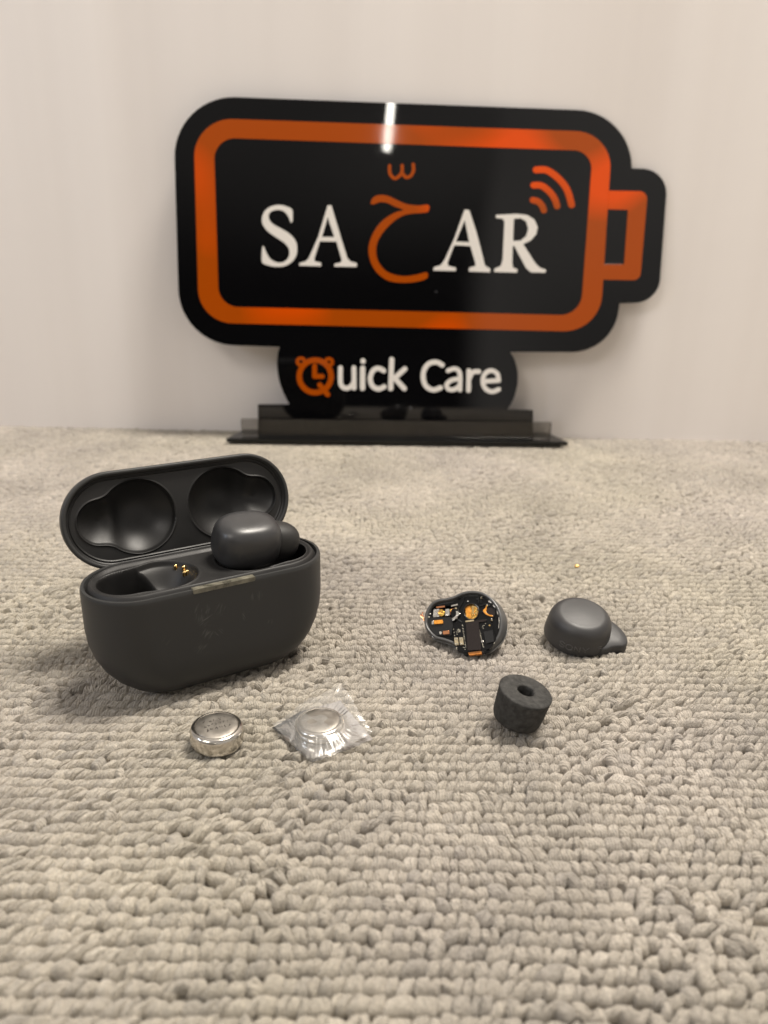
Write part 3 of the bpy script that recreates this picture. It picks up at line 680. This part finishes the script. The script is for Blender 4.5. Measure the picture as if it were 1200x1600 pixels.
# ------------------------------------------------------------------ button cells
def cell_prof(R0, h):
    return [(.01, 0), (R0-1.2, 0), (R0-.5, .15), (R0-.12, .6), (R0, 1.2), (R0, h-1.5), (R0-.06, h-1.0), (R0-.3, h-.5), (R0-.65, h-.2), (R0-1.0, h-.08), (R0-1.15, h-.12), (R0-1.22, h-.3)], [(R0-1.24, h-.3), (R0-1.3, h-.1), (R0-1.5, h), (3, h+.02), (.01, h+.02)]
def make_cell(loc, R0, h, label, seed, tiltx=0., tilty=0.):
    o = empty('button_cell', loc); tag(o, label, 'battery')
    can, top = cell_prof(R0, h); Rm = rotm('X', tiltx) @ rotm('Y', tilty)
    V, Fc = lathe(can, 96); recalc(mesh('can', xf(V, Rm), Fc, MAT['steel'], o, angle=35))
    V, Fc = lathe(top, 96); recalc(mesh('cap', xf(V, Rm), Fc, MAT['steel_top'], o, angle=50))
    rr = random.Random(seed); parts = []
    glyphs = [glyph['S'], glyph['O'], glyph['N'], glyph['Y'], [[(0, 0), (.5, 1)], [(.5, 1), (1, 0)], [(.2, .4), (.8, .4)]], [[(.1, 0), (.1, 1)], [(.1, 1), (.9, 1)], [(.1, .5), (.8, .5)], [(.1, 0), (.9, 0)]]]
    return o, Rm, top
c1 = ground(338.5, 1146.5, 2.6)
cell, Rm, _ = make_cell((c1[0], c1[1], 0.1), 6.35, 5.1, 'bare shiny steel button cell lying flat on the carpet in front of the case', 3, math.radians(1), math.radians(2))
# worn stamping on the cap: rows of small raised strokes, too worn to read
rr = random.Random(5); parts = []
for row, (yy, n_) in enumerate(((1.9, 5), (.3, 7), (-1.4, 6))):
    for k in range(n_):
        x = -3.2+6.4*(k+.5)/n_; sc = .55
        for q in range(2):
            a = (x+rr.uniform(-sc, sc)*.6, yy+rr.uniform(-sc, sc)); b = (x+rr.uniform(-sc, sc)*.6, yy+rr.uniform(-sc, sc))
            if math.hypot(*a) < 4.3 and math.hypot(*b) < 4.3:
                parts.append(tube([np.array([a[0], a[1], 5.13]), np.array([(a[0]+b[0])/2+.05, (a[1]+b[1])/2, 5.13]), np.array([b[0], b[1], 5.13])], .075, 5))
recalc(mesh('stamping', xf(join(parts)[0], rotm('Z', .5) @ Rm), join(parts)[1], MAT['chip_brown'], cell))
c2 = ground(500, 1130, 2.4)
make_cell((c2[0], c2[1], 0.1), 6.2, 3.3, 'button cell sealed inside the crumpled clear plastic wrap', 4, math.radians(1), math.radians(-1))

# clear wrapper round the second cell
def wrapper():
    rr = np.random.default_rng(11)
    zc = [1.2, 2.2, 6.0, 5.6, 2.2, 1.5, 1.3, 1.0]
    out = [(425, 1133), (468, 1103), (532, 1068), (545, 1086), (582, 1145), (548, 1164), (486, 1187), (458, 1163)]
    P = np.array([ground(u, v, z)[:2] for (u, v), z in zip(out, zc)]); c = c2[:2]; n = 360; m = 46
    org = np.array([c2[0], c2[1], 0])
    creases = [(rr.uniform(0, 2*math.pi), rr.uniform(.05, .13), rr.uniform(.3, .8), rr.uniform(-.02, .02), rr.uniform(0, .5)) for _ in range(13)]
    for q_ in P:                              # a crease out to every corner
        d = q_-c; creases.append((math.atan2(d[1], d[0]) % (2*math.pi), .05, .75, 0., 0.))
    V = []; B = []
    def border(a):
        d = np.array([math.cos(a), math.sin(a)])
        best = (1e9, 0)
        for i in range(8):
            p, q = P[i]-c, P[(i+1) % 8]-c; e = q-p; den = d[0]*e[1]-d[1]*e[0]
            if abs(den) < 1e-9: continue
            t = (p[0]*e[1]-p[1]*e[0])/den; s2 = (p[0]*d[1]-p[1]*d[0])/den
            if t > 0 and -1e-6 <= s2 <= 1+1e-6: best = min(best, (t, zc[i]*(1-s2)+zc[(i+1) % 8]*s2))
        return best
    for k in range(n):
        a = 2*math.pi*k/n; Rb, hb_ = border(a); rc = min(6.3, Rb*.93); d = np.array([math.cos(a), math.sin(a)])
        Rb *= 1+.008*math.sin(k*.9)+.006*math.sin(k*.37)
        for j in range(m+1):
            if j <= 14: r = rc*j/14; h = 3.42+.05*math.sin(d[0]*r*1.1+1)+.04*math.sin(d[1]*r*1.7)-.10*max(0, (j-12)/2)
            else:
                q = (j-14)/(m-14); r = rc+(Rb-rc)*q
                h = 3.32*(1-q)**1.15+hb_*(1-(1-q)**1.3)
                for a0, w0, am, dr, st in creases:
                    da = (a-a0-dr*q*3+math.pi) % (2*math.pi)-math.pi
                    f = max(0, 1-abs(da)/(w0*(.6+.9*q)))
                    h += am*f**1.3*min(1, max(0, (q-st*.5)*3))*(1-.35*q)*(1 if am > .4 else -.7)
                h += .16*math.sin(5*a+4*q)*q
            p = c+d*r; V.append(np.array([p[0], p[1], max(h, .25)])-org); B.append(np.array([p[0], p[1], .22+.10*h*(j/m)])-org)
    Fc = [(k*(m+1)+j, ((k+1) % n)*(m+1)+j, ((k+1) % n)*(m+1)+j+1, k*(m+1)+j+1) for k in range(n) for j in range(m)]
    wr = empty('plastic_wrap', (c2[0], c2[1], 0)); tag(wr, 'crumpled clear plastic wrap with pointed corners around a button cell', 'plastic wrap')
    mesh('film', V, [f[::-1] for f in Fc], MAT['film'], wr)
    mesh('under_film', B, Fc, MAT['film'], wr)
wrapper()

# ------------------------------------------------------------------ opened earbud with its electronics showing
r_, u_, f_ = local_axes(728, 975)
pn = unit(-f_*.93+u_*.36-r_*.20)
pp = ground(735, 1026, .9)
oe = empty('opened_earbud', (pp[0], pp[1], 0)); tag(oe, 'opened earbud half lying on its back with circuit board and gold parts exposed', 'earbud')
OO = np.array([pp[0], pp[1], 0])
zz8 = lambda p: (640+p[0]/6.667, 900+p[1]/6.667)
def fc(p, off=0.): q = zz8(p); return onplane(q[0], q[1], pp, pn)+pn*off-OO
def fslab(name, loops, a, b, mat, bev=0., parent=None, smooth=False):
    V, Fc = slab([np.array(l, float) for l in loops], lambda p: fc(p, a), lambda p: fc(p, b))
    o = recalc(mesh(name, V, Fc, mat, parent or oe, smooth=False))
    if bev: bevel(o, bev)
    return o
ol = spline([(150, 470), (165, 370), (215, 285), (290, 240), (380, 225), (455, 205), (540, 167), (640, 148), (760, 160), (865, 212), (950, 300), (1000, 420), (1003, 540), (965, 645), (900, 715), (820, 775), (700, 800), (580, 790), (500, 745), (440, 705), (350, 672), (260, 645), (190, 580), (160, 525)], 5)
cen = np.array([640, 470.])
def shrink(L, k): 
    n_ = len(L); out = []
    for i in range(n_):
        d = unit(L[(i+1) % n_]-L[i-1]); out.append(L[i]+np.array([-d[1], d[0]])*k)
    return np.array(out)
olf = ol.copy(); olf[:, 0] -= np.clip(ol[:, 0]-560, 0, None)*.085
inn_base = olf
ring_def = [(34, -1.6), (30, -.3), (26, 0), (14, .12), (4, -.1), (0, -.6), (0, -2.2), (18, -4.6), (60, -6.4), (150, -7.6)]
rings = [[fc(p, z) for p in (shrink(olf if z > -1.7 else ol, k) if k < 100 else cen+(ol-cen)*.5)] for k, z in ring_def]
shell = recalc(mesh('shell', *loft(rings, False, True), MAT['rim'], oe, angle=70))
inn = shrink(olf, 31)
fslab('inner_frame', [inn, fillet([(235, 300, 14), (470, 285, 14), (468, 412, 14), (235, 418, 14)], 4)[::-1], circ(636, 358, 74, 80, 30)[::-1]], -2.4, -1.3, MAT['pcb'], .08)
fslab('well_floor', [cen+(inn-cen)*.97], -4.2, -3.2, MAT['pcb'])
# left copper and silver voice-coil pieces
fslab('coil', [fillet([(238, 335, 8), (300, 325, 8), (300, 408, 8), (236, 415, 8)], 4)], -3.1, -1.2, MAT['silver'], .15)
fslab('coil', [circ(322, 370, 34, 36, 20)], -3.1, -1.0, MAT['goldfoil'], .2)
fslab('coil', [fillet([(362, 330, 8), (405, 325, 8), (408, 396, 8), (362, 400, 8)], 4)], -3.1, -1.2, MAT['silver'], .15)
fslab('coil', [fillet([(412, 328, 8), (455, 318, 8), (455, 380, 8), (414, 392, 8)], 4)], -3.1, -1.3, MAT['copper'], .15)
fslab('spring_contact', [fillet([(268, 306, 5), (360, 294, 5), (360, 312, 5), (268, 322, 5)], 3)], -1.6, -1.0, MAT['copper'], .08)
fslab('spring_contact', [fillet([(425, 293, 5), (495, 276, 5), (498, 292, 5), (430, 306, 5)], 3)], -1.25, -.9, MAT['silver'], .08)
fslab('side_board', [fillet([(168, 425, 6), (440, 418, 6), (446, 520, 6), (430, 610, 8), (250, 610, 20), (190, 540, 10)], 4)], -1.28, -.8, MAT['chip_grey'], .1)
fslab('capacitor', [fillet([(250, 460, 5), (342, 452, 5), (346, 490, 5), (252, 497, 5)], 3)], -.78, -.2, MAT['amber'], .1)
fslab('capacitor_end', [fillet([(228, 465, 4), (247, 463, 4), (249, 498, 4), (230, 500, 4)], 3)], -.78, -.25, MAT['silver'], .08)
fslab('resistor', [fillet([(345, 570, 5), (410, 563, 5), (412, 600, 5), (347, 607, 5)], 3)], -.78, -.2, MAT['copper'], .1)
fslab('resistor_end', [fillet([(305, 575, 8), (330, 572, 8), (332, 600, 8), (310, 604, 8)], 3)], -.78, -.35, MAT['silver'], .1)
fslab('solder_pad', [fillet([(168, 412, 4), (205, 410, 4), (206, 424, 4), (168, 427, 4)], 3)], -1.28, -.7, MAT['solder'], .06)
# central round opening, its darkness put in as a black disc, with a pale clip
fslab('hole_shade_disc', [circ(466, 378, 46, 50, 28)], -1.28, -.7, MAT['pcb'], .15)
fslab('pale_clip', [spline([(440, 440), (470, 418), (483, 395), (480, 362), (498, 366), (524, 386), (505, 412), (486, 430), (460, 460), (445, 458)], 3)], -.68, -.25, MAT['silver'], .08)
# gold window
fslab('gold_plate', [circ(636, 358, 70, 76, 30)], -3.1, -1.9, MAT['goldfoil'], .15)
fslab('gold_plate', [fillet([(568, 300, 6), (625, 288, 6), (628, 420, 6), (585, 405, 6)], 3)], -1.88, -1.5, MAT['amber'], .1)
fslab('contact_plate', [fillet([(640, 288, 8), (696, 300, 8), (700, 380, 8), (645, 385, 8)], 3), fillet([(662, 310, 4), (662, 368, 4), (688, 366, 4), (686, 314, 4)], 3)], -1.88, -1.4, MAT['gold'], .08)
fslab('window_rim', [circ(636, 358, 82, 88, 32), circ(636, 358, 74, 80, 30)[::-1]], -1.28, -.8, MAT['chip_grey'], .06)
# right hand clips and bright bits along the rim
fslab('amber_clip', [spline([(760, 345), (785, 322), (790, 296), (798, 330), (792, 360), (820, 390), (858, 398), (862, 412), (815, 402), (775, 378)], 3)], -1.28, -.8, MAT['amber'], .06)
fslab('driver_frame', [spline([(800, 330), (850, 320), (885, 350), (880, 400), (835, 412), (815, 385)], 4)], -1.28, -.9, MAT['chip_brown'], .1)
for q, (x, y, w_, h_, a_) in enumerate(((835, 258, 42, 20, .5), (876, 305, 36, 12, .9), (912, 372, 12, 36, -.25), (928, 450, 9, 60, -.1), (925, 510, 7, 50, .1), (180, 540, 14, 32, -.4), (240, 625, 30, 16, .5), (208, 385, 16, 16, 0), (560, 205, 9, 40, 0), (806, 235, 8, 36, 0))):
    ca, sa = math.cos(a_), math.sin(a_)
    pts = [(x+ca*i*w_/2-sa*j*h_/2, y+sa*i*w_/2+ca*j*h_/2) for i, j in ((-1, -1), (1, -1), (1, 1), (-1, 1))]
    fslab('solder_joint', [fillet([(*p, min(w_, h_)*.35) for p in pts], 3)], -1.26, -.75, MAT['silver'] if q < 8 else MAT['chip_grey'], .05)
for k, x0 in enumerate((710, 735)):
    fslab('rib', [[(x0, 178), (x0+8, 178), (x0+8, 270), (x0, 270)]], -1.26, -.7, MAT['chip_grey'], .04)
BO = .62
_f = fslab
def fslab(name, loops, a, b, mat, bev=0., parent=None): return _f(name, loops, (a+BO if a > -1 else a), b+BO, mat, bev, parent)
# main board
board = fslab('circuit_board', [fillet([(455, 520, 10), (590, 470, 6), (835, 440, 14), (905, 660, 14), (840, 760, 20), (760, 780, 6), (600, 800, 6), (500, 780, 10), (470, 700, 8)], 4)], -1.24, -.35, MAT['pcb'], .08)
fslab('chip', [fillet([(590, 480, 5), (722, 476, 5), (752, 776, 5), (610, 786, 5)], 3)], -.33, .25, MAT['chip_brown'], .1)
fslab('chip', [fillet([(775, 590, 5), (868, 572, 5), (885, 690, 5), (800, 712, 5)], 3)], -.33, .1, MAT['chip_grey'], .1)
fslab('chip', [fillet([(700, 470, 4), (800, 455, 4), (804, 480, 4), (706, 494, 4)], 3)], -.31, .0, MAT['chip_brown'], .06)
fslab('brass_strip', [fillet([(588, 478, 4), (676, 466, 4), (678, 482, 4), (590, 494, 4)], 3)], .27, .4, MAT['beige'], .04)
for x, y in ((470, 652), (522, 650)):
    fslab('capacitor', [fillet([(x, y, 4), (x+38, y-2, 4), (x+46, y+74, 4), (x+8, y+78, 4)], 3)], -.33, .2, MAT['beige'], .08)
    for dy in (6, 60): fslab('capacitor_end', [fillet([(x+6+dy*.06, y+dy, 2), (x+32+dy*.06, y+dy-1, 2), (x+33+dy*.06, y+dy+11, 2), (x+7+dy*.06, y+dy+12, 2)], 2)], .21, .27, MAT['solder'])
rr = random.Random(2)
pads = []
for k in range(15): pads.append((553+k*2.6, 520+k*16.5, rr.uniform(5, 14), rr.uniform(4, 10)))
for k in range(13): pads.append((728+k*3.4, 566+k*14.5, rr.uniform(5, 13), rr.uniform(4, 9)))
for k in range(11): pads.append((488+rr.uniform(0, 42), 556+rr.uniform(0, 62), rr.uniform(5, 13), rr.uniform(4, 10)))
for k in range(7): pads.append((462+k*5, 560+k*33, 7, 12))
for x, y in ((494, 748), (494, 766), (562, 748), (575, 752), (580, 770), (762, 690), (766, 720), (775, 745), (765, 536), (772, 520), (792, 502), (835, 520), (882, 688), (886, 702), (812, 628), (838, 622), (815, 655), (842, 648), (770, 552)): pads.append((x, y, 10, 6))
for x, y, a_, b_ in pads:
    top = .02 if (775 < x < 890 and 600 < y < 700) else 0
    pm = fslab('solder_pad', [[(x-a_/2, y-b_/2), (x+a_/2, y-b_/2), (x+a_/2, y+b_/2), (x-a_/2, y+b_/2)]], -.34, (-.18 if not top else .12), MAT['solder'] if not top else MAT['chip_grey'], parent=board)
fslab('solder_pad', [fillet([(748, 680, 3), (772, 676, 3), (776, 698, 3), (752, 702, 3)], 2)], -.34, .1, MAT['silver'], .04, parent=board)
fslab('brass_dot', [circ(836, 520, 9, 9, 12)], -.34, -.15, MAT['gold'], 0, parent=board)
fslab = _f
for q, (x, y, r1, mt) in enumerate(((395, 470, 12, 'pcb'), (415, 560, 10, 'solder'), (275, 545, 9, 'chip_grey'), (700, 225, 12, 'chip_grey'), (600, 250, 8, 'silver'), (420, 345, 11, 'goldfoil'), (905, 420, 10, 'pcb'), (800, 300, 8, 'gold'))):
    fslab('glue_dot' if q % 2 else 'screw', [circ(x, y, r1, r1*.9, 12)], -1.27, -.85, MAT[mt], .06)
for pts_ in ([(560, 215), (545, 260), (520, 300), (500, 340)], [(500, 440), (540, 470), (580, 470)], [(720, 300), (760, 290), (800, 280), (830, 300)], [(300, 520), (350, 535), (420, 530)]):
    recalc(mesh('wire', *tube([fc(p, -1.0) for p in spline(pts_, 5, False)], .14, 8), MAT['chip_grey'], oe))
rq = random.Random(9)
for q in range(46):
    a_ = rq.uniform(0, 2*math.pi); rd = rq.uniform(.25, .92); p_ = cen+(olf[int(a_/6.2832*len(olf)) % len(olf)]-cen)*rd
    if p_[1] > 520 and 440 < p_[0] < 900 or (p_[0] < 450 and p_[1] < 430) or math.hypot(p_[0]-636, p_[1]-358) < 95: continue
    w_, h_ = rq.uniform(8, 24), rq.uniform(5, 13)
    fslab('tiny_chip', [fillet([(p_[0]-w_/2, p_[1]-h_/2, 2), (p_[0]+w_/2, p_[1]-h_/2, 2), (p_[0]+w_/2, p_[1]+h_/2, 2), (p_[0]-w_/2, p_[1]+h_/2, 2)], 2)], -1.27, rq.uniform(-.72, -.5), MAT[rq.choice(['solder', 'chip_grey', 'chip_grey', 'chip_brown', 'beige', 'silver'])], .03)
recalc(mesh('seam', *tube([fc(p, -2.0) for p in (lambda L: list(L[60:])+list(L[:30]))(shrink(ol, -2))], .16, 8), MAT['silver_dark'], oe))
fslab('ribbon_end', [fillet([(608, 793, 4), (745, 778, 4), (752, 812, 8), (622, 828, 8)], 3)], -.9, .2, MAT['flex'], .08)
fslab('nub', [fillet([(762, 775, 10), (832, 765, 12), (838, 785, 12), (770, 800, 10)], 4)], -1.3, -.3, MAT['pcb'], .1)
fslab('nub', [circ(582, 808, 18, 18, 16)], -1.3, -.4, MAT['pcb'], .1)
recalc(mesh('wire', *tube([fc(p, o) for p, o in zip(spline([(165, 500), (150, 460), (142, 420), (128, 400), (135, 378), (146, 392)], 5, False), np.linspace(-.8, .2, 26))], .13, 8), MAT['copper'], oe))
recalc(mesh('wire', *tube([fc(p, .1) for p in spline([(155, 470), (122, 425), (116, 405), (130, 412), (150, 440)], 5, False)], .11, 8), MAT['copper'], oe))
for dk in (0, 16):
    recalc(mesh('wire', *tube([fc((p[0], p[1]+dk), -.9+dk*.02) for p in spline([(250, 625), (310, 640), (370, 655), (440, 682)], 5, False)], .16, 8), MAT['rim'], oe))

# ------------------------------------------------------------------ tiny brass crumb
cr = ground(901.5, 884.5, .6)
rr = np.random.default_rng(3)
V, Fc = sellips(0, 0, 0, 1.0, .8, .62, 2.2, 2.3, 14, 8); V = [v*(1+rr.normal(0, .05)) for v in V]
cb = mesh('brass_crumb', V, Fc, MAT['crumb']); cb.location = tuple(cr*S)
tag(cb, 'tiny golden crumb lying alone on the carpet above the earbud cover', 'crumb')

# ------------------------------------------------------------------ upright lamp behind the camera, seen mirrored in the glossy sign
d = ray(608, 196); d = d/np.linalg.norm(d); rf = d-2*(d @ EN)*EN
hit = sgn((608, 196)); dist = 2300.
lp = hit+rf*dist
o = area('lamp_tube', tuple(lp*S), tuple(hit*S), .022, .15, .55, (1, .95, .85)); o.rotation_euler.rotate_axis('Z', math.radians(-5))
